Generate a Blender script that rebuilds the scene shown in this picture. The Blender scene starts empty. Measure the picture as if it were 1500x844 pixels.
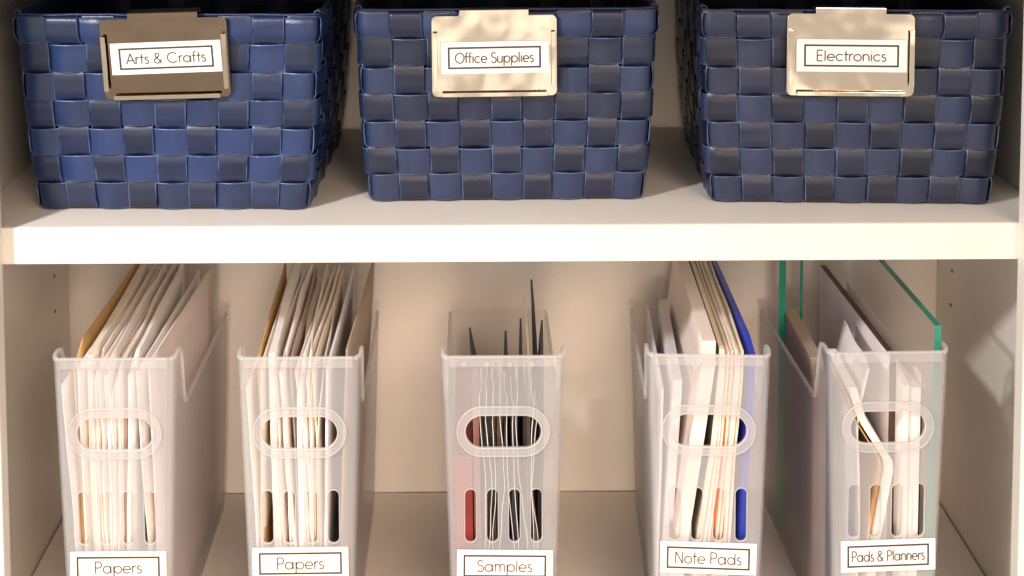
import bpy, bmesh, math, random
from mathutils import Matrix, Vector, noise
random.seed(7)
scene = bpy.context.scene
COL = scene.collection
R = math.radians

# ------------------------------------------------------------------ camera
CAM = (-0.0289, -1.1401, 0.3732)
PITCH, ROLL, YAW = 0.0730, -0.0029, -0.0068
FPX, PPX, PPY = 2166.83, 707.93, -208.0          # focal length and principal point, 1500 px wide frame
def camera_axes():
    cp, sp = math.cos(PITCH), math.sin(PITCH)
    Z = Matrix.Rotation(YAW, 3, 'Z')
    r, u, f = Z @ Vector((1, 0, 0)), Z @ Vector((0, sp, cp)), Z @ Vector((0, cp, -sp))
    c, s = math.cos(ROLL), math.sin(ROLL)
    return c*r + s*u, -s*r + c*u, f
cd = bpy.data.cameras.new('camera'); cam = bpy.data.objects.new('camera', cd); COL.objects.link(cam)
a, b, f = camera_axes()
M = Matrix((a, b, -f)).transposed().to_4x4(); M.translation = Vector(CAM); cam.matrix_world = M
cd.sensor_fit = 'HORIZONTAL'; cd.sensor_width = 36; cd.lens = FPX/1500*36
cd.shift_x = (750-PPX)/1500; cd.shift_y = (PPY-422)/1500
cd.clip_start = 0.01; cd.clip_end = 100
scene.camera = cam

# ------------------------------------------------------------------ room light (world), lamps, exposure
wd = bpy.data.worlds.new('World'); scene.world = wd; wd.use_nodes = True
wn, wl = wd.node_tree.nodes, wd.node_tree.links
wn.clear()
wo = wn.new('ShaderNodeOutputWorld'); wb = wn.new('ShaderNodeBackground'); wl.new(wb.outputs[0], wo.inputs[0])
tc = wn.new('ShaderNodeTexCoord'); sx = wn.new('ShaderNodeSeparateXYZ'); wl.new(tc.outputs['Generated'], sx.inputs[0])
nz = wn.new('ShaderNodeTexNoise'); nz.inputs['Scale'].default_value = 8; nz.inputs['Detail'].default_value = 1
wl.new(tc.outputs['Generated'], nz.inputs['Vector'])
def wmap(sock, a0, a1, b0, b1):
    m = wn.new('ShaderNodeMapRange'); m.interpolation_type = 'SMOOTHSTEP'; wl.new(sock, m.inputs[0])
    for k, v in enumerate((a0, a1, b0, b1)): m.inputs[k+1].default_value = v
    return m.outputs[0]
def wmath(op, p, q):
    m = wn.new('ShaderNodeMath'); m.operation = op
    for k, v in enumerate((p, q)):
        if isinstance(v, (int, float)): m.inputs[k].default_value = v
        else: wl.new(v, m.inputs[k])
    return m.outputs[0]
# the opposite wall of the room, lit; floor and ceiling dimmer
wall = wmath('MULTIPLY', wmath('MULTIPLY', wmap(sx.outputs['Z'], -.46, -.18, 0, 1), wmap(sx.outputs['Z'], .0, .35, 1, .25)), wmap(sx.outputs['Y'], -.85, -.55, 1, .15))
wall = wmath('MULTIPLY', wall, wmap(nz.outputs['Fac'], .40, .60, .08, 1.35))
wst = wmath('ADD', wmath('MULTIPLY', wall, .72), .56)
rp = wn.new('ShaderNodeValToRGB'); wl.new(wall, rp.inputs[0])
e = rp.color_ramp.elements
e[0].position = 0.0; e[0].color = (.90, .79, .68, 1)
e[1].position = 0.9; e[1].color = (1.0, .90, .78, 1)
wl.new(rp.outputs[0], wb.inputs[0]); wl.new(wst, wb.inputs[1])

def area_lamp(name, loc, target, size, power, color):
    ld = bpy.data.lights.new(name, 'AREA'); ld.shape = 'DISK'; ld.size = size; ld.energy = power; ld.color = color
    o = bpy.data.objects.new(name, ld); COL.objects.link(o); o.location = loc
    o.rotation_euler = (Vector(target)-Vector(loc)).to_track_quat('-Z', 'Y').to_euler()
    return o
area_lamp('room_lamp', (-0.90, -0.85, 0.68), (0.05, 0.1, 0), 0.11, 14.5, (1, .955, .935))
def spot_lamp(name, loc, target, size, power, color, angle, blend):
    ld = bpy.data.lights.new(name, 'SPOT'); ld.shadow_soft_size = size; ld.energy = power; ld.color = color
    ld.spot_size = angle; ld.spot_blend = blend
    o = bpy.data.objects.new(name, ld); COL.objects.link(o); o.location = loc
    o.rotation_euler = (Vector(target)-Vector(loc)).to_track_quat('-Z', 'Y').to_euler()
    return o
spot_lamp('warm_front_lamp', (-.05, -2.6, -.10), (0, 0, -.78), .22, 105, (1, .75, .58), R(33), .10)  # unseen low frontal source; cone trimmed to keep the upper compartment dark
spot_lamp('warm_fill_spot', (.75, -2.3, .90), (0, 0, -.82), .55, 185, (1, .72, .53), R(34), .08)  # added unseen spot that brightens the floor and left wall
scene.view_settings.view_transform = 'Standard'; scene.view_settings.look = 'None'
scene.view_settings.exposure = 0.32; scene.view_settings.gamma = 1
scene.render.engine = 'CYCLES'
scene.cycles.use_denoising = True
scene.cycles.transparent_max_bounces = 40
scene.cycles.max_bounces = 12
scene.cycles.caustics_reflective = False; scene.cycles.caustics_refractive = False

# ------------------------------------------------------------------ materials
MATS = {}
def principled(name, color, rough=.5, metal=0, bump=0, bscale=300, var=0, vscale=20, spec=.5, coat=0):
    m = bpy.data.materials.new(name); m.use_nodes = True; MATS[name] = m
    n, l = m.node_tree.nodes, m.node_tree.links
    p = n['Principled BSDF']
    p.inputs['Base Color'].default_value = (*color, 1); p.inputs['Roughness'].default_value = rough
    p.inputs['Metallic'].default_value = metal; p.inputs['Specular IOR Level'].default_value = spec
    p.inputs['Coat Weight'].default_value = coat
    t = n.new('ShaderNodeTexCoord')
    if var:
        z = n.new('ShaderNodeTexNoise'); z.inputs['Scale'].default_value = vscale; z.inputs['Detail'].default_value = 4
        l.new(t.outputs['Object'], z.inputs['Vector'])
        mr = n.new('ShaderNodeMapRange'); l.new(z.outputs['Fac'], mr.inputs[0])
        mr.inputs[1].default_value = .3; mr.inputs[2].default_value = .7
        mr.inputs[3].default_value = 1-var; mr.inputs[4].default_value = 1+var
        v = n.new('ShaderNodeVectorMath'); v.operation = 'SCALE'
        v.inputs[0].default_value = color; l.new(mr.outputs[0], v.inputs['Scale'])
        l.new(v.outputs[0], p.inputs['Base Color'])
    if bump:
        z = n.new('ShaderNodeTexNoise'); z.inputs['Scale'].default_value = bscale; z.inputs['Detail'].default_value = 3
        l.new(t.outputs['Object'], z.inputs['Vector'])
        bp = n.new('ShaderNodeBump'); bp.inputs['Strength'].default_value = bump; bp.inputs['Distance'].default_value = .002
        l.new(z.outputs['Fac'], bp.inputs['Height']); l.new(bp.outputs[0], p.inputs['Normal'])
    return m
principled('paint', (.80, .755, .695), .42, bump=.10, bscale=160, var=.045, vscale=9)
principled('hole_dark', (.22, .17, .12), .8)
principled('paper_white', (.83, .80, .775), .75, bump=.12, bscale=60, var=.03, vscale=30)
principled('paper_cream', (.80, .72, .60), .75, bump=.12, bscale=60, var=.04, vscale=30)
principled('paper_pink', (.80, .70, .675), .7, bump=.1, bscale=40, var=.03)
principled('paper_blush', (.84, .735, .68), .7, bump=.1, bscale=40, var=.03)
principled('paper_taupe', (.42, .33, .27), .7, bump=.15, bscale=60, var=.08)
principled('paper_lilac', (.72, .69, .72), .6, bump=.08, bscale=60, var=.03)
principled('kraft', (.55, .34, .14), .7, bump=.2, bscale=90, var=.12)
principled('orange_card', (.62, .13, .04), .6, var=.1)
principled('red_card', (.22, .016, .013), .5, var=.15, vscale=60)
principled('black_card', (.008, .006, .007), .6, var=.3, vscale=50)
principled('brown_card', (.085, .04, .026), .5, var=.3, vscale=50)
principled('rust_card', (.26, .13, .09), .5, var=.2, vscale=50)
principled('navy_card', (.012, .012, .035), .45, var=.2)
principled('olive_card', (.30, .26, .17), .6, var=.2)
principled('blue_plastic', (.022, .05, .46), .32, var=.05)
principled('brown_edge', (.06, .026, .016), .55, var=.2)
principled('label_card', (.86, .835, .795), .6)
principled('ink', (.12, .085, .065), .7)
principled('ink_border', (.055, .04, .035), .7)
principled('sleeve_edge', (.85, .83, .82), .3)

def metal(name, col, rough):
    m = principled(name, col, rough, metal=1, bump=0)
    n, l = m.node_tree.nodes, m.node_tree.links
    t = n.new('ShaderNodeTexCoord'); z = n.new('ShaderNodeTexNoise'); z.inputs['Scale'].default_value = 28; z.inputs['Detail'].default_value = 1
    l.new(t.outputs['Object'], z.inputs['Vector'])
    bp = n.new('ShaderNodeBump'); bp.inputs['Strength'].default_value = .35; bp.inputs['Distance'].default_value = .003
    l.new(z.outputs['Fac'], bp.inputs['Height']); l.new(bp.outputs[0], n['Principled BSDF'].inputs['Normal'])
metal('gold_metal', (.76, .66, .54), .09)
metal('dark_plate_metal', (.34, .26, .19), .09)  # darker copy of the plate metal; dark floor reflection put into its colour

def strap_mat(name, base, edge, var):
    m = bpy.data.materials.new(name); m.use_nodes = True; MATS[name] = m
    n, l = m.node_tree.nodes, m.node_tree.links; p = n['Principled BSDF']
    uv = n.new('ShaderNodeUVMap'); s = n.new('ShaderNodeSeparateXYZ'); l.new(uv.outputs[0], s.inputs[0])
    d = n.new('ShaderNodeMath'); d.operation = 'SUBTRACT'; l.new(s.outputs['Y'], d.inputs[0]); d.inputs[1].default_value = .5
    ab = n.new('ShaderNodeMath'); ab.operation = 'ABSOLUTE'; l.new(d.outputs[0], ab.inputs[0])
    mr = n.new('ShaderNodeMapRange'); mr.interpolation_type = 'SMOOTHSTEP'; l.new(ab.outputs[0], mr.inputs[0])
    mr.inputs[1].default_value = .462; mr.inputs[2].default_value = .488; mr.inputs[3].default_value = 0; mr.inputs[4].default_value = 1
    t = n.new('ShaderNodeTexCoord'); z = n.new('ShaderNodeTexNoise'); z.inputs['Scale'].default_value = 45; z.inputs['Detail'].default_value = 4
    l.new(t.outputs['Object'], z.inputs['Vector'])
    oi = n.new('ShaderNodeObjectInfo')
    ad = n.new('ShaderNodeMath'); ad.operation = 'ADD'; l.new(z.outputs['Fac'], ad.inputs[0]); l.new(oi.outputs['Random'], ad.inputs[1])
    m2 = n.new('ShaderNodeMapRange'); l.new(ad.outputs[0], m2.inputs[0]); m2.inputs[1].default_value = .3; m2.inputs[2].default_value = 1.7
    m2.inputs[3].default_value = 1-var; m2.inputs[4].default_value = 1+var
    v = n.new('ShaderNodeVectorMath'); v.operation = 'SCALE'; v.inputs[0].default_value = base; l.new(m2.outputs[0], v.inputs['Scale'])
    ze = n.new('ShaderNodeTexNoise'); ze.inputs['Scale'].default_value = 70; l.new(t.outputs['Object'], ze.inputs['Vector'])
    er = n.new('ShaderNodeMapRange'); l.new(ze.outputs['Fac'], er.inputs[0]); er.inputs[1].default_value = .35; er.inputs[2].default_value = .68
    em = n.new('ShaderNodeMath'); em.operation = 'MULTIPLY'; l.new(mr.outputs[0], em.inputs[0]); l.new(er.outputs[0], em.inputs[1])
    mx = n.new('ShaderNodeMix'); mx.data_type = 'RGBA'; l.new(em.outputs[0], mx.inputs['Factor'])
    l.new(v.outputs[0], mx.inputs['A']); mx.inputs['B'].default_value = (*edge, 1)  # glint along the strap edges painted as a lighter edge colour
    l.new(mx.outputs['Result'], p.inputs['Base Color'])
    zr = n.new('ShaderNodeMapRange'); l.new(z.outputs['Fac'], zr.inputs[0]); zr.inputs[3].default_value = .24; zr.inputs[4].default_value = .40
    l.new(zr.outputs[0], p.inputs['Roughness'])
    # fine scuffs along the strap
    mp = n.new('ShaderNodeMapping'); mp.inputs['Scale'].default_value = (6, 60, 1); l.new(uv.outputs[0], mp.inputs[0])
    z2 = n.new('ShaderNodeTexNoise'); z2.inputs['Scale'].default_value = 1; z2.inputs['Detail'].default_value = 3; l.new(mp.outputs[0], z2.inputs['Vector'])
    bp = n.new('ShaderNodeBump'); bp.inputs['Strength'].default_value = .28; bp.inputs['Distance'].default_value = .0006
    l.new(z2.outputs['Fac'], bp.inputs['Height']); l.new(bp.outputs[0], p.inputs['Normal'])
    p.inputs['Specular IOR Level'].default_value = .62
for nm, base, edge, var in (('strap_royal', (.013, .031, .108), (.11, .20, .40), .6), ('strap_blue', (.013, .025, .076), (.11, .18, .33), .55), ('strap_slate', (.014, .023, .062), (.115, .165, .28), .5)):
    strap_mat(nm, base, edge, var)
    strap_mat(nm+'_dark', (base[0]*.62, base[1]*.55, base[2]*.58), edge, var)  # darker copy for the uprights; their lack of sheen put into the colour

def frosted(name, alpha, tint, rough=.35):
    m = bpy.data.materials.new(name); m.use_nodes = True; MATS[name] = m
    n, l = m.node_tree.nodes, m.node_tree.links; n.clear()
    o = n.new('ShaderNodeOutputMaterial')
    tr = n.new('ShaderNodeBsdfTransparent'); tr.inputs[0].default_value = (.97, .965, .965, 1)
    df = n.new('ShaderNodeBsdfDiffuse'); df.inputs[0].default_value = (*tint, 1)
    tl = n.new('ShaderNodeBsdfTranslucent'); tl.inputs[0].default_value = (*tint, 1)
    gl = n.new('ShaderNodeBsdfGlossy'); gl.inputs['Roughness'].default_value = rough
    ad = n.new('ShaderNodeMixShader'); ad.inputs[0].default_value = .30; l.new(df.outputs[0], ad.inputs[1]); l.new(tl.outputs[0], ad.inputs[2])
    t = n.new('ShaderNodeTexCoord'); z = n.new('ShaderNodeTexNoise'); z.inputs['Scale'].default_value = 25; l.new(t.outputs['Object'], z.inputs['Vector'])
    mr = n.new('ShaderNodeMapRange'); l.new(z.outputs['Fac'], mr.inputs[0]); mr.inputs[3].default_value = alpha*.88; mr.inputs[4].default_value = alpha*1.12
    mx = n.new('ShaderNodeMixShader'); l.new(mr.outputs[0], mx.inputs[0]); l.new(tr.outputs[0], mx.inputs[1]); l.new(ad.outputs[0], mx.inputs[2])
    fr = n.new('ShaderNodeFresnel'); fr.inputs[0].default_value = 1.45
    fm = n.new('ShaderNodeMath'); fm.operation = 'MULTIPLY'; fm.inputs[1].default_value = .22; l.new(fr.outputs[0], fm.inputs[0])
    m2 = n.new('ShaderNodeMixShader'); l.new(fm.outputs[0], m2.inputs[0]); l.new(mx.outputs[0], m2.inputs[1]); l.new(gl.outputs[0], m2.inputs[2])
    l.new(m2.outputs[0], o.inputs[0])
frosted('frosted_plastic', .22, (.92, .94, .98))
frosted('frosted_side', .12, (.95, .94, .95))
frosted('frosted_ring', .19, (.95, .96, .98))
frosted('frosted_rim', .34, (.95, .965, .98))
frosted('sleeve_film', .09, (.85, .85, .86), .12)
frosted('clear_pane', .035, (.75, .85, .80), .04)
principled('green_edge', (.016, .25, .175), .15, var=.1, spec=.7)

# ------------------------------------------------------------------ helpers
def link_mesh(name, me, mat, parent=None, smooth=False):
    o = bpy.data.objects.new(name, me); COL.objects.link(o)
    mats = mat if isinstance(mat, (list, tuple)) else [mat]
    if not me.materials:
        for k in mats: me.materials.append(MATS[k])
    if parent: o.parent = parent
    if smooth:
        for pl in me.polygons: pl.use_smooth = True
    return o
def from_bm(name, bm, mat, parent=None, smooth=False):
    bmesh.ops.recalc_face_normals(bm, faces=bm.faces)
    me = bpy.data.meshes.new(name); bm.to_mesh(me); bm.free()
    return link_mesh(name, me, mat, parent, smooth)
def box_bm(x0, x1, y0, y1, z0, z1, bev=0, bm=None):
    t = bmesh.new(); bmesh.ops.create_cube(t, size=1)
    for v in t.verts: v.co = Vector(((x0+x1)/2+v.co.x*(x1-x0), (y0+y1)/2+v.co.y*(y1-y0), (z0+z1)/2+v.co.z*(z1-z0)))
    if bev: bmesh.ops.bevel(t, geom=t.edges[:], offset=bev, segments=2, profile=.6, affect='EDGES')
    if bm is None: return t
    me = bpy.data.meshes.new('t'); t.to_mesh(me); t.free(); bm.from_mesh(me); bpy.data.meshes.remove(me)
    return bm
def box(name, dims, mat, parent=None, bev=0): return from_bm(name, box_bm(*dims, bev), mat, parent)
def tag(o, label, cat, group=None):
    o['label'] = label; o['category'] = cat
    if group: o['group'] = group
    return o
def empty(name, loc, rz=0, rx=0):
    o = bpy.data.objects.new(name, None); COL.objects.link(o); o.empty_display_size = .02
    o.location = loc; o.rotation_euler = (rx, 0, rz); return o
def rrect(x0, x1, y0, y1, r, n=6):
    pts = []
    for cx, cy, a0 in ((x1-r, y1-r, 0), (x0+r, y1-r, 90), (x0+r, y0+r, 180), (x1-r, y0+r, 270)):
        for i in range(n+1):
            t = R(a0+90*i/n); pts.append((cx+r*math.cos(t), cy+r*math.sin(t)))
    return pts
def holed_plate(outer, holes, thick, bevel=0):
    """flat plate in the XZ plane, its front at y = -thick/2; outlines as lists of (x, z)"""
    cu = bpy.data.curves.new('plate', 'CURVE'); cu.dimensions = '2D'; cu.fill_mode = 'BOTH'
    cu.extrude = thick/2-bevel; cu.bevel_depth = bevel; cu.bevel_resolution = 1; cu.offset = -bevel
    for pts in [outer]+holes:
        s = cu.splines.new('POLY'); s.points.add(len(pts)-1); s.use_cyclic_u = True
        for q, (x, y) in zip(s.points, pts): q.co = (x, y, 0, 1)
    o = bpy.data.objects.new('plate', cu); COL.objects.link(o)
    dg = bpy.context.evaluated_depsgraph_get(); dg.update()
    me = bpy.data.meshes.new_from_object(o.evaluated_get(dg), depsgraph=dg)
    bpy.data.objects.remove(o); bpy.data.curves.remove(cu)
    me.materials.clear()
    me.transform(Matrix.Rotation(R(90), 4, 'X'))
    return me

# stroke lettering (round geometric sans) ------------------------------------------------
def arc(cx, cy, rx, ry, a0, a1, n=20): return [(cx+rx*math.cos(R(a0+(a1-a0)*i/n)), cy+ry*math.sin(R(a0+(a1-a0)*i/n))) for i in range(n+1)]
CI = arc(.36, .33, .30, .30, 0, 360, 28)
GL = {
 'A': (.76, [[(0, 0), (.37, 1)], [(.37, 1), (.74, 0)], [(.13, .33), (.61, .33)]]),
 'C': (.98, [arc(.5, .5, .46, .48, 42, 318, 28)]), 'O': (1.04, [arc(.5, .5, .46, .48, 0, 360, 32)]),
 'E': (.62, [[(.08, 0), (.08, 1)], [(.08, 0), (.54, 0)], [(.08, .53), (.52, .53)], [(.08, 1), (.54, 1)]]),
 'P': (.66, [[(.08, 0), (.08, 1)], [(.08, 1), (.32, 1)]+arc(.32, .74, .26, .26, 90, -90)+[(.08, .48)]]),
 'N': (.80, [[(.08, 0), (.08, 1)], [(.08, 1), (.68, 0)], [(.68, 0), (.68, 1)]]),
 'S': (.62, [arc(.29, .755, .215, .225, 25, 270)+arc(.29, .265, .255, .265, 88, -155)]),
 'a': (.82, [CI, [(.68, 0), (.68, .66)]]), 'd': (.82, [CI, [(.68, 0), (.68, 1)]]), 'o': (.74, [CI]),
 'p': (.80, [arc(.42, .33, .30, .30, 0, 360, 28), [(.10, -.30), (.10, .66)]]),
 'e': (.74, [[(.06, .34), (.66, .34)]+arc(.36, .33, .30, .30, 2, 318, 26)]),
 'c': (.68, [arc(.36, .33, .30, .30, 45, 315, 24)]),
 'n': (.66, [[(.09, 0), (.09, .66)], [(.09, .34)]+arc(.325, .40, .235, .24, 180, 0)+[(.56, 0)]]),
 'm': (1.0, [[(.09, 0), (.09, .66)], [(.09, .36)]+arc(.295, .43, .205, .21, 180, 0)+[(.50, 0)], [(.50, .38)]+arc(.70, .43, .20, .21, 180, 0)+[(.90, 0)]]),
 'u': (.66, [[(.09, .66), (.09, .26)]+arc(.325, .25, .235, .24, 180, 360)+[(.56, .66)], [(.56, .3), (.56, 0)]]),
 'r': (.40, [[(.09, 0), (.09, .66)], [(.09, .36)]+arc(.30, .40, .21, .24, 180, 65)]),
 't': (.40, [[(.19, 0), (.19, .95)], [(.02, .63), (.38, .63)]]),
 'f': (.38, [[(.14, 0), (.14, .80)]+arc(.29, .83, .15, .16, 180, 65), [(.0, .63), (.34, .63)]]),
 'i': (.24, [[(.11, 0), (.11, .66)], [(.11, .84), (.11, .92)]]), 'l': (.24, [[(.11, 0), (.11, 1)]]),
 's': (.46, [arc(.22, .50, .135, .145, 30, 270)+arc(.22, .185, .165, .17, 88, -150)]),
 '&': (.84, [[(.72, 0), (.24, .62), (.17, .76), (.20, .91), (.34, .99), (.48, .92), (.51, .78), (.42, .63), (.16, .44), (.06, .27), (.12, .08), (.30, 0), (.48, .05), (.62, .2), (.70, .38)]]),
 ' ': (.36, []),
}
def lettering(text, width, cap, stroke, mat, parent, y, cx=0, cz=0):
    """text in the XZ plane, squeezed to the given width"""
    total = sum(GL[c][0] for c in text); k = width/total
    vs, fs, pen = [], [], -width/2
    for c in text:
        adv, lines = GL[c]
        for ln in lines:
            pts = [Vector((pen+px*k, pz*cap-cap*.5)) for px, pz in ln]
            i0 = len(vs); n = len(pts)
            for i, q in enumerate(pts):
                t = pts[min(i+1, n-1)]-pts[max(i-1, 0)]
                if (pts[0]-pts[-1]).length < 1e-6 and i in (0, n-1): t = pts[1]-pts[-2]
                t.normalize(); nn = Vector((-t.y, t.x))*stroke/2
                vs += [(cx+q.x+nn.x, y, cz+q.y+nn.y), (cx+q.x-nn.x, y, cz+q.y-nn.y)]
            fs += [(i0+2*i, i0+2*i+1, i0+2*i+3, i0+2*i+2) for i in range(n-1)]
        pen += adv*k
    me = bpy.data.meshes.new('lettering'); me.from_pydata(vs, [], fs)
    return link_mesh('lettering', me, mat, parent)
def printed_card(name, w, h, bw, bh, text, tw, cap, parent, loc, rz=0, th=.0008, stroke=.00105):
    """a paper card with a ruled border and a word, its back at local y = 0"""
    bm = box_bm(-w/2, w/2, -th, 0, -h/2, h/2, .0002)
    c = from_bm(name, bm, 'label_card', parent); c.location = loc; c.rotation_euler = (0, rz, 0)
    y = -th-.00015; s = .00075
    bb = bmesh.new()
    for q in ((-bw/2, bw/2, bh/2-s, bh/2+s), (-bw/2, bw/2, -bh/2-s, -bh/2+s)): box_bm(q[0]-s, q[1]+s, y, -th+.0001, q[2], q[3], 0, bb)
    for q in (-bw/2, bw/2): box_bm(q-s, q+s, y, -th+.0001, -bh/2+s, bh/2-s, 0, bb)
    from_bm('border', bb, 'ink_border', c)
    lettering(text, tw, cap, stroke, 'ink', c, y)
    return c

# ------------------------------------------------------------------ the bookcase
HW, DEP, FL, ST = .4325, .300, -.372, .0294
case = tag(empty('bookcase', (0, 0, FL)), 'cream white painted bookcase with a face frame, holding baskets above and plastic bins below', 'bookcase')
def cpart(name, x0, x1, y0, y1, z0, z1, bev=.0012):
    o = from_bm(name, box_bm(x0, x1, y0, y1, z0-FL, z1-FL, bev), 'paint', case); return o
mid = cpart('shelf', -HW+.0004, HW-.0004, 0, DEP-.0006, -ST, 0, .0016); mid['label'] = 'thick white middle shelf carrying the three blue baskets'
eb = cpart('edge_band', -HW+.0006, HW-.0006, -.0010, -.0001, -ST+.0002, -.0002, .0004); eb.parent = mid
cpart('shelf', -HW+.0004, HW-.0004, 0, DEP-.0006, .188, .2174, .0016)
cpart('bottom_panel', -HW+.0018, HW-.0018, 0, DEP-.0018, FL-.03, FL)
sl = cpart('side_panel', -HW-.018, -HW, 0, DEP, FL-.03, .25); sr = cpart('side_panel', HW, HW+.018, 0, DEP, FL-.03, .25)
cpart('back_panel', -HW-.018, HW+.018, DEP+.0003, DEP+.008, FL-.03, .25, 0)
cpart('stile', -.4600, -.3998, -.018, -.0006, FL-.03, .25, .0015); cpart('stile', .3998, .4600, -.018, -.0006, FL-.03, .25, .0015)
for x, sgn, pins in ((-HW, 1, ((.2489, -.1289), (.2483, -.1636))), (HW, -1, ((.2525, -.1302), (.2545, -.1647)))):
    for y, z in pins:
        bm = bmesh.new(); bmesh.ops.create_cone(bm, cap_ends=True, segments=14, radius1=.0018, radius2=.0018, depth=.0012)
        bmesh.ops.rotate(bm, verts=bm.verts, matrix=Matrix.Rotation(R(90), 3, 'Y'))
        bmesh.ops.translate(bm, verts=bm.verts, vec=(x+sgn*.0002, y, z-FL))
        from_bm('pin_hole', bm, 'hole_dark', case)

# ------------------------------------------------------------------ woven baskets
NF, NS, NR = 9, 9, 7
NC = 2*(NF+NS)
class Weave:
    def __init__(s, wb, wt, db, dt, h): s.wb, s.wt, s.db, s.dt, s.h = wb, wt, db, dt, h
    def rect(s, u, z):
        t = z/s.h; fl = .0035*max(0, min(1, (t-.84)/.06)) ; fl = fl
        bulge = .0025*math.sin(math.pi*min(1, max(0, t)))
        a = (s.wb+(s.wt-s.wb)*t)/2+fl+bulge; bq = (s.db+(s.dt-s.db)*t)/2+fl+bulge
        u %= NC
        if u < NF: return Vector((-a+2*a*u/NF, -bq))
        u -= NF
        if u < NS: return Vector((a, -bq+2*bq*u/NS))
        u -= NS
        if u < NF: return Vector((a-2*a*u/NF, bq))
        u -= NF
        return Vector((-a, bq-2*bq*u/NS))
    def base(s, u, z):
        p = Vector((0, 0))
        for d in (-.24, -.12, 0, .12, .24): p += s.rect(u+d, z)
        return p/5
    def point(s, u, z, off):
        p = s.base(u, z); t = s.base(u+.05, z)-s.base(u-.05, z); t.normalize()
        return Vector((p.x+t.y*off, p.y-t.x*off, z))
def soft(c, k=1.2): return max(-1, min(1, k*c))
def strap(name, grid, uvs, closed, mat, parent, th, nrm):
    """grid[i][j] outer points; nrm[i][j] the outward direction; a closed shell of the given thickness"""
    n, m = len(grid), len(grid[0])
    vs = [p for row in grid for p in row]+[p-q*th for row, nr in zip(grid, nrm) for p, q in zip(row, nr)]
    N = n*m; fs, fu = [], []
    rng = n if closed else n-1
    for i in range(rng):
        k = (i+1) % n
        for j in range(m-1):
            a0, b0, c0, d0 = i*m+j, k*m+j, k*m+j+1, i*m+j+1
            u4 = (uvs(i, j), uvs(i+1, j), uvs(i+1, j+1), uvs(i, j+1))
            fs.append((a0, b0, c0, d0)); fu.append(u4)
            fs.append((N+d0, N+c0, N+b0, N+a0)); fu.append(u4[::-1])
        for j, fl in ((0, 0), (m-1, 1)):
            q = (i*m+j, k*m+j, N+k*m+j, N+i*m+j); fs.append(q if fl else q[::-1]); fu.append((uvs(i, j),)*4)
    if not closed:
        for i in (0, n-1):
            for j in range(m-1):
                fs.append((i*m+j, i*m+j+1, N+i*m+j+1, N+i*m+j)); fu.append((uvs(i, j),)*4)
    me = bpy.data.meshes.new(name); me.from_pydata([tuple(v) for v in vs], [], fs)
    uvl = me.uv_layers.new(name='UVMap'); li = 0
    for pl, u4 in zip(me.polygons, fu):
        for q, li in enumerate(pl.loop_indices): uvl.data[li].uv = u4[q]
    me.validate(); bm = bmesh.new(); bm.from_mesh(me); bmesh.ops.recalc_face_normals(bm, faces=bm.faces); bm.to_mesh(me); bm.free()
    return link_mesh(name, me, mat, parent, True)
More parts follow.
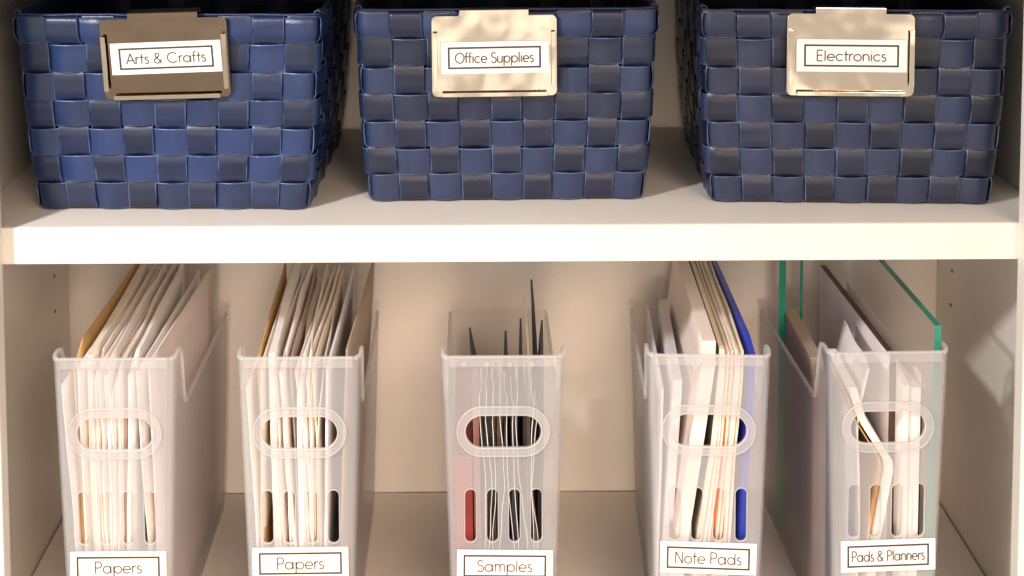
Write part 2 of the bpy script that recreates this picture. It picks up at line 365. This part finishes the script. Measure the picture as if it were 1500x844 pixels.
def make_basket(loc, rz, wb, wt, mat, label, seed, h=.1615, db=.225, dt=.247):
    rnd = random.Random(seed)
    root = tag(empty('woven_basket', loc, rz), label, 'basket', 'woven storage baskets on the shelf')
    W = Weave(wb, wt, db, dt, h); A, TH = .0017, .0008
    rh = h/NR; cy = db/2      # the local origin is the middle of the bottom front edge
    sh = Vector((0, cy, 0))
    vv = [0, .04, .3, .5, .7, .96, 1]
    for i in range(NR):
        jit = rnd.uniform(-.0009, .0009); wsc = rnd.uniform(.92, 1.0); ns = 6*NC; grid, nrm = [], []
        ph = rnd.uniform(0, 50)
        for s in range(ns):
            u = s/6; o = 1.6*A*soft(math.cos(math.pi*(u-.5)), 1.0)*(-1)**i; row, nr = [], []
            wob = .0006*noise.noise((u*.8, i*3.1, seed))
            for v in vv:
                z = (i+.5+(v-.5)*.985*wsc)*rh+jit+wob
                if i == NR-1: z = min(z, h-.0012)
                ov = o+.00015*(1-(2*v-1)**2)+.0005*noise.noise((u*2, v, ph))
                p = W.point(u, z, ov); q = W.point(u, z, ov+.001)
                d = (q-p); d.normalize(); row.append(p+sh); nr.append(d)
            grid.append(row); nrm.append(nr)
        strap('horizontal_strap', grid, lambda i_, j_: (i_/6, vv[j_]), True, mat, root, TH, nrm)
    for k in range(NC):
        dj = rnd.uniform(-.04, .04); tw = rnd.uniform(-.06, .06); wsc = rnd.uniform(.9, .98); grid, nrm = [], []; nt = NR*6+1
        ph = rnd.uniform(0, 50)
        for s in range(nt):
            r_ = s/6; z = max(.0004, min(h, r_*rh)); row, nr = [], []
            o = -A*soft(math.cos(math.pi*(r_-.5)), 2.2)*(-1)**k
            if r_ > NR-.5: o = A*1.2 if o > 0 else o
            for v in vv:
                u = k+.5+(v-.5)*wsc+dj+tw*(r_/NR-.5)
                ov = o+.0002*(1-(2*v-1)**2)+.0005*noise.noise((r_*2, v, ph))
                p = W.point(u, z, ov); q = W.point(u, z, ov+.001); d = q-p; d.normalize()
                row.append(p+sh); nr.append(d)
            grid.append(row); nrm.append(nr)
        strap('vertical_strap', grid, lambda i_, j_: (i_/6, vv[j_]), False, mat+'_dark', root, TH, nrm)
    # rim: inner band closing the folded straps
    grid, nrm = [], []
    prof = [(-.0016, -.024), (-.0034, -.012), (-.0034, -.0015), (-.0022, .0012), (-.0002, .0018), (.0012, .0004)]
    for s in range(4*NC):
        u = s/4; row, nr = [], []
        for o, dz in prof:
            dz2 = dz+.0007*noise.noise((u*1.3, seed, 2))
            p = W.point(u, h+dz2, o); row.append(p+sh); q = W.point(u, h+dz2, o+.001); d = q-p; d.normalize(); nr.append(d)
        grid.append(row); nrm.append(nr)
    strap('rim', grid, lambda i_, j_: (i_/4, .5 if j_ < 5 else .99), True, mat, root, .0006, nrm)  # outermost row takes the painted edge-glint colour
    # woven floor
    bt = box_bm(-wb/2+.004, wb/2-.004, .004, db-.004, .001, .0028, 0); from_bm('bottom', bt, mat, root)
    # strap ends tucked over the two front corners
    for sg in (-1, 1):
        for q in range(2):
            ex = sg*(wt/2+.001+.002*q); ez = h+.004-.003*q; ey = -.006+q*.009
            grid, nrm = [], []
            for s in range(7):
                t = s/6; an = R(-20+150*t)
                c = Vector((ex-sg*.004*math.cos(an), ey, ez-.006+.006*math.sin(an)))
                grid.append([c+Vector((0, y_, 0)) for y_ in (-.004, 0, .006)]); nrm.append([Vector((-sg*math.cos(an), 0, math.sin(an)))]*3)
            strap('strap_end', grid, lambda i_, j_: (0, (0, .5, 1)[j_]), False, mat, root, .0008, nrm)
    return root
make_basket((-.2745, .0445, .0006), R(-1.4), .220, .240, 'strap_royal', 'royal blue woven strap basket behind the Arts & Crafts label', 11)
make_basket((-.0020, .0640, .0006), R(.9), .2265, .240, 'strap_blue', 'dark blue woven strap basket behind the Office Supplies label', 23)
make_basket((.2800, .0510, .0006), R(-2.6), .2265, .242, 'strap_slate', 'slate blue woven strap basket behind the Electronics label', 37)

# ------------------------------------------------------------------ clip-on metal label holders
def holder(loc, rx, ry, rz, mat, text, tw, label, card_rot, card_off, cap=.0086):
    root = empty('label_holder', loc); root.rotation_euler = (rx, ry, rz)
    tag(root, label, 'label holder', 'clip-on label holders on the baskets')
    w, h = .1015, .0665       # local origin: middle of the plate's back, top edge at z = h/2
    me = holed_plate(rrect(-w/2, w/2, -h/2, h/2, .0045), [], .0010, .0002)
    link_mesh('plate', me, mat, root).location = (0, -.0005, 0)
    bm = bmesh.new()          # clip folded over the rim
    box_bm(-.028, .028, -.0010, .0002, h/2-.0006, h/2+.0046, .0003, bm)
    box_bm(-.028, .028, .0003, .0115, h/2+.0036, h/2+.0046, .0003, bm)
    box_bm(-.028, .028, .0105, .0115, h/2-.022, h/2+.0035, .0003, bm)
    from_bm('clip', bm, mat, root)
    for sg in (-1, 1):
        bm = bmesh.new()
        x = sg*(w/2-.0012)
        box_bm(x-.0006, x+.0006, -.0042, -.0011, -h/2+.008, h/2-.013, .0003, bm)
        box_bm(min(x, x-sg*.0034), max(x, x-sg*.0034), -.0050, -.0043, -h/2+.008, h/2-.013, .0003, bm)
        from_bm('side_lip', bm, 'gold_metal', root)
    bm = bmesh.new()
    box_bm(-w/2+.008, w/2-.008, -.0042, -.0011, -h/2+.0006, -h/2+.0018, .0003, bm)
    box_bm(-w/2+.008, w/2-.008, -.0050, -.0043, -h/2+.0006, -h/2+.0040, .0003, bm)
    from_bm('bottom_lip', bm, 'gold_metal', root)
    printed_card('label_card', .0885, .0262, .0740, .0165, text, tw, cap, root, (card_off[0], -.0012, card_off[1]), card_rot)
    return root
holder((-.2750, .0275, .1285), R(7.0), R(-1.6), R(-1.4), 'dark_plate_metal', 'Arts & Crafts', .0640, 'dark mirror label holder reading Arts & Crafts', R(-.6), (.001, .001))
holder((-.0123, .0455, .1255), R(1.0), R(-.4), R(.9), 'gold_metal', 'Office Supplies', .0640, 'polished gold label holder reading Office Supplies', R(-.3), (0, -.001))
holder((.2735, .0315, .1280), R(-1.0), R(.2), R(-2.6), 'gold_metal', 'Electronics', .0560, 'pale gold label holder reading Electronics', R(.1), (.0005, -.0005))

# ------------------------------------------------------------------ frosted plastic bins
BH, BD, BT = .2600, .262, .0014
def hw(z): return .0412+.0082*z/BH
def make_bin(loc, rz, text, tw, label, card, card_rot=0, cap=.0098):
    root = tag(empty('plastic_bin', loc, rz), label, 'bin', 'clear plastic bins on the lower shelf')
    r = .006
    holes = [rrect(-.0303, .0303, .1850, .2115, .0132, 8)]
    for k in range(4):
        x = (k-1.5)*.0177; holes.append(rrect(x-.0044, x+.0044, .1060, .1500, .0043, 6))
    outer = [(-hw(0)+r, .0), (hw(0)-r, .0), (hw(BH)-r, BH), (-hw(BH)+r, BH)]
    me = holed_plate(outer, holes, BT, .0002)
    fp = link_mesh('front_panel', me, 'frosted_plastic', root); fp.location = (0, BT/2, 0)
    # slot and handle collars
    so = rrect(-.0372, .0372, .1778, .2190, .0204, 10)
    me = holed_plate(so, [holes[0]], .0022, .0006); o = link_mesh('handle_ring', me, 'frosted_ring', root); o.location = (0, -.0004, 0)
    for ro_, ri_ in ((rrect(-.0376, .0376, .1774, .2194, .0208, 10), rrect(-.0366, .0366, .1784, .2184, .0198, 10)), (rrect(-.0314, .0314, .1839, .2126, .0142, 8), holes[0])):
        me = holed_plate(ro_, [ri_], .0016, .0003); q = link_mesh('handle_lip', me, 'frosted_rim', root); q.location = (0, -.0012, 0)
    for k in range(4):
        x = (k-1.5)*.0177
        me = holed_plate(rrect(x-.0052, x+.0052, .1052, .1508, .0051, 6), [holes[1+k]], .0018, .0004)
        o = link_mesh('slot_edge', me, 'frosted_rim', root); o.location = (0, -.0002, 0)
    # rim along the top of the front with its moulded studs
    bm = box_bm(-hw(.255)+r, hw(.255)-r, -.0010, .0001, BH-.0085, BH+.0004, .0004)
    from_bm('front_rim', bm, 'frosted_ring', root)
    from_bm('front_lip', box_bm(-hw(.26)+r, hw(.26)-r, -.0014, .0012, BH-.0012, BH+.0006, .0003), 'frosted_rim', root)
    for k in range(4 if text in ('Samples', 'Note Pads') else 0):
        bm = bmesh.new(); bmesh.ops.create_uvsphere(bm, u_segments=12, v_segments=6, radius=.0024)
        for v in bm.verts: v.co = Vector((v.co.x+(k-1.5)*.0182-.004, v.co.y*.12-.00135, v.co.z+BH-.0062))
        from_bm('stud', bm, 'frosted_ring', root, True)
    # side walls, wrapped round the front and back corners
    def top(y):
        if y < .022: return BH+.0015*math.sin(math.pi*min(1, max(0, y/.022)))
        if y < .050:
            t = (y-.022)/.028; t = t*t*(3-2*t); return BH-(BH-.2035)*t
        return .2035-.006*min(1, (y-.05)/.2)
    for sg in (-1, 1):
        cols = []
        for i in range(7):
            t = R(90*i/6); cols.append((r-r*math.sin(t), r-r*math.cos(t), math.sin(t), -math.cos(t)))
        for y in (.010, .014, .018, .022, .026, .030, .034, .038, .042, .046, .050, .07, .1, .15, .2, BD-r): cols.append((0, y, 1, 0))
        for i in range(1, 7):
            t = R(90*i/6); cols.append((r-r*math.cos(t), BD-r+r*math.sin(t), math.cos(t), math.sin(t)))
        bm = bmesh.new(); nz_ = 7; go, gi = [], []
        for ins, y, nx, ny in cols:
            h = top(y); ro, ri = [], []
            for j in range(nz_):
                z = h*j/(nz_-1); x = hw(z)-ins
                ro.append(bm.verts.new((sg*x, y, z))); ri.append(bm.verts.new((sg*(x-nx*BT), y-ny*BT, z)))
            go.append(ro); gi.append(ri)
        for i in range(len(cols)-1):
            for j in range(nz_-1):
                bm.faces.new((go[i][j], go[i+1][j], go[i+1][j+1], go[i][j+1])); bm.faces.new((gi[i][j], gi[i][j+1], gi[i+1][j+1], gi[i+1][j]))
            for j in (0, nz_-1): bm.faces.new((go[i][j], go[i+1][j], gi[i+1][j], gi[i][j]))
        for i in (0, len(cols)-1):
            for j in range(nz_-1): bm.faces.new((go[i][j], go[i][j+1], gi[i][j+1], gi[i][j]))
        sp = from_bm('side_panel', bm, ['frosted_side', 'frosted_plastic'], root, False)
        for pl in sp.data.polygons: pl.material_index = 1 if pl.center.y < r*.9 else 0
        # thickened lip along the side's top edge
        bm = bmesh.new(); ring = []
        ys = [0.0005, .004, .008, .012, .016, .02, .024, .028, .032, .036, .04, .044, .048, .052, .07, .12, .18, BD-r]
        for y in ys:
            ins = r-math.sqrt(max(0, r*r-(r-min(y, r))**2)) if y < r else 0
            z = top(y); x = sg*(hw(z)-ins)
            ring.append([bm.verts.new((x+dx*sg, y, z+dz)) for dx, dz in ((.0007, -.0024), (.0007, .0002), (-.0019, .0002), (-.0019, -.0024))])
        for i in range(len(ys)-1):
            for j in range(4): bm.faces.new((ring[i][j], ring[i][(j+1) % 4], ring[i+1][(j+1) % 4], ring[i+1][j]))
        bm.faces.new(ring[0]); bm.faces.new(ring[-1][::-1])
        from_bm('side_rim', bm, 'frosted_rim', root)
    bz = top(BD)
    bm = bmesh.new(); vs = [bm.verts.new(p) for p in ((-hw(0)+r, BD-BT, 0), (hw(0)-r, BD-BT, 0), (hw(bz)-r, BD-BT, bz), (-hw(bz)+r, BD-BT, bz))]
    fc = bm.faces.new(vs); ex = bmesh.ops.extrude_face_region(bm, geom=[fc])
    bmesh.ops.translate(bm, verts=[v for v in ex['geom'] if isinstance(v, bmesh.types.BMVert)], vec=(0, BT, 0))
    from_bm('back_panel', bm, 'frosted_side', root)
    box('base', (-hw(0)+BT, hw(0)-BT, BT+.0002, BD-BT-.0002, .0002, .0020), 'frosted_plastic', root)
    printed_card('label', .0775, .0262, .0655, .0168, text, tw, cap, root, (card[0], -.0003, card[1]), card_rot, th=.0011)
    return root
BINS = [((-.318, .013, FL+.0003), 0), ((-.170, .013, FL+.0003), 0), ((-.0063, .013, FL+.0003), 0), ((.159, .013, FL+.0003), R(-2.6)), ((.3045, .017, FL+.0003), R(1.4))]
make_bin(*BINS[0], 'Papers', .0385, 'frosted plastic bin labelled Papers, leftmost beside the bookcase side', (.0005, .0870))
make_bin(*BINS[1], 'Papers', .0385, 'frosted plastic bin labelled Papers, second from the left', (-.0005, .0895), R(-.4))
make_bin(*BINS[2], 'Samples', .0450, 'frosted plastic bin labelled Samples, holding dark sleeves', (.0010, .0862), R(.8))
make_bin(*BINS[3], 'Note Pads', .0540, 'frosted plastic bin labelled Note Pads, holding a blue folder', (.0005, .0915), R(.9))
make_bin(*BINS[4], 'Pads & Planners', .0600, 'frosted plastic bin labelled Pads & Planners, rightmost, with a glass pane', (.0020, .0905), R(-1.0), cap=.0088)

# ------------------------------------------------------------------ papers, folders and samples filed in the bins
def interp(prof, z):
    if z <= prof[0][0]: return prof[0][1]
    for (z0, x0), (z1, x1) in zip(prof, prof[1:]):
        if z <= z1:
            t = (z-z0)/(z1-z0); return x0+(x1-x0)*t
    return prof[-1][1]
def sheet(bi, name, label, cat, prof, h, th, mat, group, dback=0, y0=8, y1=238, wave=.6, rtop=0, htb=None, curl=0, taper=0, edge_mat=None, seed=None, nv=14):
    """an upright sheet or book; prof = [(z, x)...] of its front edge in mm, dback = sideways drift of its back edge"""
    seed = seed if seed is not None else random.uniform(0, 100)
    mm = .001; h_, th_ = h*mm, th*mm; nu = 9
    htb = h if htb is None else htb
    L, Rr = [], []
    for i in range(nu):
        u = i/(nu-1); y = (y0+(y1-y0)*u)*mm; ht = (h+(htb-h)*u)*mm
        if rtop:
            q = (y-y0*mm)
            if q < rtop*mm: ht -= rtop*mm-math.sqrt(max(0, (rtop*mm)**2-(rtop*mm-q)**2))
        l_, r_ = [], []
        for j in range(nv):
            v = j/(nv-1); z = .0026+(ht-.0026)*v
            x = interp(prof, z*1000)*mm+dback*mm*u*(.35+.65*v)
            x += wave*mm*noise.noise((z*9+seed, u*2.2, seed))*1.2+wave*.5*mm*noise.noise((z*40, u*3, seed+9))
            x += curl*mm*(1-u)**2*v**5
            lim = hw(min(z, BH))-BT-.0012-th_/2
            x = max(-lim, min(lim, x))
            tq = th_*(1-taper*v**6)
            yy = y+wave*1.2*mm*noise.noise((z*14, seed, u*.5))
            l_.append((x-tq/2, yy, z)); r_.append((x+tq/2, yy, z))
        L.append(l_); Rr.append(r_)
    vs = [p for c in L for p in c]+[p for c in Rr for p in c]; N = nu*nv; fs, mi = [], []
    for i in range(nu-1):
        for j in range(nv-1):
            a0, b0, c0, d0 = i*nv+j, (i+1)*nv+j, (i+1)*nv+j+1, i*nv+j+1
            fs += [(d0, c0, b0, a0), (N+a0, N+b0, N+c0, N+d0)]; mi += [0, 0]
        for j in (0, nv-1):
            q = (i*nv+j, (i+1)*nv+j, N+(i+1)*nv+j, N+i*nv+j); fs.append(q if j == 0 else q[::-1]); mi.append(1)
    for i in (0, nu-1):
        for j in range(nv-1):
            q = (i*nv+j, N+i*nv+j, N+i*nv+j+1, i*nv+j+1); fs.append(q if i == 0 else q[::-1]); mi.append(1)
    me = bpy.data.meshes.new(name); me.from_pydata(vs, [], fs)
    bm = bmesh.new(); bm.from_mesh(me); bmesh.ops.recalc_face_normals(bm, faces=bm.faces); bm.to_mesh(me); bm.free()
    o = link_mesh(name, me, [mat, edge_mat or mat])
    for pl, k in zip(me.polygons, mi): pl.material_index = k; pl.use_smooth = (k == 0)
    o.location, o.rotation_euler = BINS[bi][0], (0, 0, BINS[bi][1])
    return tag(o, label, cat, group)

ORD = ('first', 'second', 'third', 'fourth', 'fifth', 'sixth', 'seventh', 'eighth', 'ninth', 'tenth', 'eleventh', 'twelfth', 'thirteenth')
TONE = {'paper_white': 'white', 'paper_cream': 'cream', 'paper_blush': 'blush'}
G1, G2, G3, G4, G5 = ('papers filed in the leftmost bin', 'papers filed in the second bin', 'samples filed in the middle bin',
                      'note pads filed in the fourth bin', 'pads and planners filed in the rightmost bin')
# --- first bin
sheet(0, 'white_sheet', 'short white sheet below the rim at the left of the leftmost bin', 'paper', [(0, -30), (95, -34), (234, -44)], 236, 1.0, 'paper_white', G1, 4, 6, wave=1.5)
sheet(0, 'kraft_folder', 'brown kraft folder standing in the leftmost bin', 'folder', [(0, -29), (250, -36)], 259, 1.6, 'kraft', G1, 3, 16, wave=1.2, rtop=14)
sheet(0, 'white_envelope', 'white envelope right of the kraft folder in the leftmost bin', 'envelope', [(0, -25), (250, -31)], 250, 1.6, 'paper_white', G1, 4, 8, wave=1.2)
sheet(0, 'cream_paper', 'thick cream paper bundle behind the handle of the leftmost bin', 'paper', [(0, -19), (250, -23)], 257, 5.0, 'paper_cream', G1, -4, 14, wave=1.0)
for k, (x0, x1, hh, th, db) in enumerate(((-14.5, -17, 252, .7, -3), (-13, -15, 254, 1.2, -2), (-11.6, -13, 245, .6, -3), (-10, -11, 250, 1.4, -2), (-8.6, -9.2, 241, .6, 1), (-7, -7.5, 255, .9, 0), (-5.8, -6, 251, .6, -2), (-4.5, -4, 246, 1.2, 0), (-3.2, -2, 239, .6, 2), (-2, 0, 253, 1.6, 1), (-.4, 2.4, 248, .6, 1))):
    tone = random.choice(('paper_white', 'paper_white', 'paper_cream', 'paper_blush'))
    sheet(0, 'thin_paper', f'thin {TONE[tone]} sheet, {ORD[k]} from the left in the bundle of the leftmost bin', 'paper', [(0, x0), (250, x1)], hh, th, tone, 'thin papers midway across the leftmost bin', db, random.uniform(4, 12), wave=2.8, curl=random.uniform(-5, 5), rtop=random.choice((0, 0, 8, 14)))
sheet(0, 'taupe_folder', 'taupe folder right of the thin papers in the leftmost bin', 'folder', [(0, 2), (250, 5.5)], 250, 1.4, 'paper_taupe', G1, -2, 16, wave=1.2)
sheet(0, 'white_folder', 'broad white folder with a rounded corner in the leftmost bin', 'folder', [(0, 6), (250, 11)], 253, 3.2, 'paper_white', G1, -2, 7, wave=1.2, rtop=10)
sheet(0, 'leaning_sheet', 'white sheet leaning to the right at its foot in the leftmost bin', 'paper', [(0, 26), (95, 24), (235, 17), (260, 16)], 247, 1.0, 'paper_white', G1, 8, 7, wave=1.5)
sheet(0, 'pink_folder', 'pale pink folder at the right of the leftmost bin', 'folder', [(0, 31), (120, 29), (250, 25)], 251, 1.4, 'paper_pink', G1, 12, 12, wave=.7)
# --- second bin
sheet(1, 'white_sheet', 'short white sheet below the rim at the left of the second bin', 'paper', [(0, -33), (95, -36), (232, -43)], 233, 1.2, 'paper_white', G2, 3, 6, wave=1.5)
sheet(1, 'kraft_envelope', 'yellowish kraft envelope standing in the second bin', 'envelope', [(0, -31), (250, -35)], 255, 1.3, 'kraft', G2, -5, 18, wave=1.2)
sheet(1, 'cream_envelope', 'cream envelope beside the kraft envelope in the second bin', 'envelope', [(0, -27), (100, -33), (250, -31)], 252, 1.2, 'paper_cream', G2, -2, 7, wave=1.2)
sheet(1, 'white_bundle', 'thick white paper bundle left of the handle middle in the second bin', 'paper', [(0, -20), (250, -24)], 258, 5.5, 'paper_white', G2, -4, 14, wave=1.2)
for k, (x0, x1, hh, th, db) in enumerate(((-12.6, -19, 251, .6, -3), (-11, -17, 247, 1.2, -2), (-9, -15, 243, .6, -1), (-7, -12.5, 252, 2.6, -3), (0, -5, 240, 4.2, -2), (3, -1, 246, .7, 1), (5, 1.5, 252, 1.2, -1), (6.2, 3.2, 238, .6, 1), (7.5, 5, 248, 1.5, 0), (8.8, 7, 243, .6, 2), (10, 9, 251, 1.5, 1), (12, 12.5, 245, .6, 2), (14, 15, 249, .8, 0))):
    tone = random.choice(('paper_white', 'paper_white', 'paper_cream', 'paper_blush'))
    sheet(1, 'loose_paper', f'{TONE[tone]} paper, {ORD[k]} from the left in the bundle of the second bin', 'paper', [(0, x0-2), (94, x0), (250, x1)], hh, th, tone, 'papers across the middle of the second bin', db, random.uniform(4, 12), wave=2.8, curl=random.uniform(-5, 5), rtop=random.choice((0, 0, 8, 14)))
sheet(1, 'dark_divider', 'taupe divider showing between white papers in the second bin', 'divider', [(0, -4), (94, -3.5), (250, -9)], 250, .8, 'paper_taupe', G2, -2, 15, wave=1.2)
sheet(1, 'lilac_folder', 'pale lilac folder right of the papers in the second bin', 'folder', [(0, 17), (250, 22)], 249, 2.2, 'paper_lilac', G2, 3, 9, wave=.8)
sheet(1, 'taupe_folder', 'taupe folder standing rightmost in the second bin', 'folder', [(0, 26), (250, 36)], 257, 1.4, 'paper_taupe', G2, 8, 24, wave=.6)
# --- middle bin
sheet(2, 'red_notebook', 'red notebook low at the left of the Samples bin', 'notebook', [(0, -31), (175, -33)], 172, 15, 'red_card', G3, 0, 10, 200, wave=.3)
sheet(2, 'black_sample', 'black sample with a lone pointed tip at the left of the Samples bin', 'sample', [(0, -17), (180, -20), (243, -27)], 247, 4.6, 'black_card', G3, 6, 92, 190, wave=.8, htb=130, taper=.65)
sheet(2, 'rust_sample', 'rust brown sample behind the handle left end in the Samples bin', 'sample', [(0, -19), (215, -22)], 212, 5, 'rust_card', G3, 0, 16, 90, wave=.6)
for x0, x1, hh, th, mat, word in ((-10, -11, 214, 6, 'black_card', 'black'), (-2, -3, 217, 4, 'brown_card', 'brown'), (9, 10, 212, 5, 'navy_card', 'navy')):
    sheet(2, 'dark_sample', f'thick {word} sample card below rim height behind the Samples handle', 'sample', [(0, x0), (215, x1)], hh, th, mat, 'low dark sample cards in the middle bin', 0, random.uniform(14, 22), 90, wave=.6)
sheet(2, 'brown_sample', 'black sample with a short pointed top midway in the Samples bin', 'sample', [(0, 3), (235, 4)], 244, 5.5, 'black_card', G3, 7, 92, 190, htb=130, taper=.65, wave=.7)
sheet(2, 'slim_sample', 'slim dark sample left of the tallest samples in the Samples bin', 'sample', [(0, 16), (252, 17)], 255, 4.6, 'black_card', G3, 3, 92, 200, htb=130, taper=.65, wave=.7)
sheet(2, 'olive_sample', 'olive beige sample board among the tallest in the Samples bin', 'sample', [(0, 21), (220, 24), (276, 20)], 277, 3.0, 'olive_card', G3, 3, 90, 210, htb=150, taper=.65, wave=.7)
sheet(2, 'tall_sample', 'tallest black sample at the right of the Samples bin', 'sample', [(0, 26), (220, 30), (284, 26)], 288, 4.6, 'black_card', G3, 4, 96, 215, htb=150, taper=.65, wave=.8)
sheet(2, 'right_sample', 'black sample standing rightmost in the Samples bin', 'sample', [(0, 32), (262, 34.5)], 262, 4.4, 'black_card', G3, 0, 70, 200, htb=140, taper=.65, wave=.5)
sheet(2, 'backing_board', 'low black board right of the navy card in the Samples bin', 'board', [(0, 17), (215, 18)], 208, 3.0, 'black_card', G3, 0, 14, 90, wave=.3)
for k, (xb, xm, xt, hh) in enumerate(((-16, -15, -19, 226), (-12, -10, -14, 230), (-9, -6.5, -9, 228), (-3, 1, -3, 232), (9, 3, 1, 222), (13, 8.5, 7, 218), (21, 14.5, 11, 228), (25, 21.5, 24, 216), (30, 24, 27, 205))):
    sheet(2, 'clear_sleeve', f'clear sleeve with a shiny white edge, {ORD[k]} from the left in Samples bin', 'sleeve', [(0, xb), (100, xb*.95), (150, xm), (205, xt), (260, xt+2)], hh, .45, 'sleeve_film', 'clear plastic sleeves in the middle bin', 0, random.uniform(3.5, 6), 60, wave=2.2, edge_mat='sleeve_edge', nv=28)
# --- fourth bin
sheet(3, 'grey_notepad', 'pale notepad with a grey cover, low at the left of the Note Pads bin', 'notepad', [(0, -34), (225, -21)], 224, 7, 'paper_lilac', G4, 2, 34, 215, wave=.4)
sheet(3, 'mauve_card', 'mauve card standing leftmost in the Note Pads bin', 'card', [(0, -38), (225, -33)], 214, 1.4, 'paper_lilac', G4, 0, 40, 225, wave=.5)
sheet(3, 'blush_folder', 'broad blush white folder leaning across the Note Pads bin', 'folder', [(0, -30), (92, -21), (196, -6.5), (250, 1)], 268, 11, 'paper_blush', G4, -4, 9, wave=.5)
sheet(3, 'black_divider', 'black divider right of the blush folder in the Note Pads bin', 'divider', [(0, -20), (92, -12.5), (180, 2.4), (250, 8.5)], 262, 1.2, 'black_card', G4, -4, 12, wave=.7)
for k, (xb, xm, xt, hh, th, mat) in enumerate(((-7.5, 5.4, 11.2, 262, 3.4, 'paper_cream'), (-3, 8.6, 14, 258, 1.6, 'paper_blush'), (0, 10.6, 16, 260, 1.2, 'paper_cream'))):
    sheet(3, 'cream_pad', f'{TONE[mat]} writing pad, {ORD[k]} to the right of the black divider', 'pad', [(0, xb-7), (92, xb), (180, xm), (250, xt)], hh, th, mat, 'cream pads in the left bundle of the fourth bin', -3, random.uniform(6, 11), wave=1.0)
sheet(3, 'orange_card', 'orange card wedged between cream pads in the Note Pads bin', 'card', [(0, -2), (92, 3.6), (180, 12.7), (250, 18)], 200, 1.5, 'orange_card', G4, -2, 12, 220, wave=.6)
for k, (xb, xm, xt, hh, th, mat) in enumerate(((8, 15, 20.3, 259, 2.0, 'paper_cream'), (11.2, 17.7, 23, 261, 1.6, 'paper_blush'), (14.6, 20.6, 25.7, 257, 2.4, 'paper_cream'), (18, 23.3, 28.4, 260, 1.4, 'paper_cream'))):
    sheet(3, 'note_pad', f'{TONE[mat]} note pad, {ORD[k]} to the right of the orange card', 'pad', [(0, xb-5), (92, xb), (180, xm), (250, xt)], hh, th, mat, 'cream pads in the right bundle of the fourth bin', -3, random.uniform(6, 11), wave=1.0)
sheet(3, 'blue_folder', 'bright blue plastic folder at the right of the Note Pads bin', 'folder', [(0, 29), (92, 29.5), (180, 33), (250, 37)], 262, 3.6, 'blue_plastic', G4, -8, 10, wave=.5, rtop=6)
# --- rightmost bin
sheet(4, 'taupe_notebook', 'taupe notebook with a rounded corner, low at the left of the rightmost bin', 'notebook', [(0, -32), (215, -33)], 214, 11, 'paper_taupe', G5, 4, 84, 215, wave=.2, rtop=12)
sheet(4, 'crumpled_sheet', 'crumpled white sheet at the left of the rightmost bin', 'paper', [(0, -20), (100, -19), (200, -22), (260, -9)], 243, 1.2, 'paper_white', G5, 8, 10, 110, wave=3.0)
sheet(4, 'bent_folder', 'white folder bent sideways behind the handle of the rightmost bin', 'folder', [(0, -14), (91, -7), (163, 5), (201, -19), (232, -28)], 228, 6.5, 'paper_white', G5, 4, 7, 85, wave=.4, edge_mat='paper_white', nv=30)
sheet(4, 'kraft_divider', 'kraft edged divider beside the bent folder in the rightmost bin', 'divider', [(0, -19), (91, -12.5), (163, -.8), (201, -24.5), (230, -33)], 218, 1.2, 'kraft', G5, 4, 10, 80, wave=.4, nv=30)
sheet(4, 'planner', 'white planner with a dark brown edge along its top in the rightmost bin', 'planner', [(0, 11), (250, 11)], 247, 5.5, 'paper_lilac', G5, -2, 24, wave=.2, edge_mat='brown_edge')
sheet(4, 'white_pad', 'white pad with a rounded top corner at the middle of the rightmost bin', 'pad', [(0, 17), (238, 17)], 238, 4.5, 'paper_white', G5, -3, 7, wave=.3, rtop=9)
sheet(4, 'white_board', 'shorter white board near the glass pane in the rightmost bin', 'board', [(0, 25), (226, 25.5)], 227, 7, 'paper_white', G5, -2, 7, wave=.3)
sheet(4, 'black_divider', 'thin black divider beside the glass pane in the rightmost bin', 'divider', [(0, 30.5), (215, 31.5)], 212, 1.4, 'black_card', G5, 0, 12, wave=.3)
sheet(4, 'right_sheet', 'pale sheet standing between black divider and glass pane', 'paper', [(0, 33), (230, 35)], 231, 1.2, 'paper_lilac', G5, -2, 26, wave=.5)

def pane(name, label, dims, bi, lean=0):
    bm = box_bm(*dims, .0004)
    me = bpy.data.meshes.new(name); bm.to_mesh(me); bm.free()
    o = link_mesh(name, me, ['clear_pane', 'green_edge'])
    for pl in me.polygons: pl.material_index = 1 if (pl.normal.y < -.5 or pl.normal.z > .5) else 0
    for v in me.vertices: v.co.x += lean*v.co.z/dims[5]
    o.location, o.rotation_euler = BINS[bi][0], (0, 0, BINS[bi][1])
    return tag(o, label, 'glass pane', 'green edged glass panes in the rightmost bin')
pane('glass_pane', 'large clear glass pane with green edge against the right wall of the rightmost bin', (.0340, .0396, .012, .246, .0026, .2765), 4, .0072)
pane('narrow_glass_pane', 'narrow glass pane with a thick green upright edge, left in the rightmost bin', (-.0412, -.0345, .2050, .2480, .0026, .292), 4)
pane('slim_glass_pane', 'slim glass pane with a thin dark green upright edge behind the taupe notebook', (-.0190, -.0160, .2150, .2480, .0026, .272), 4)
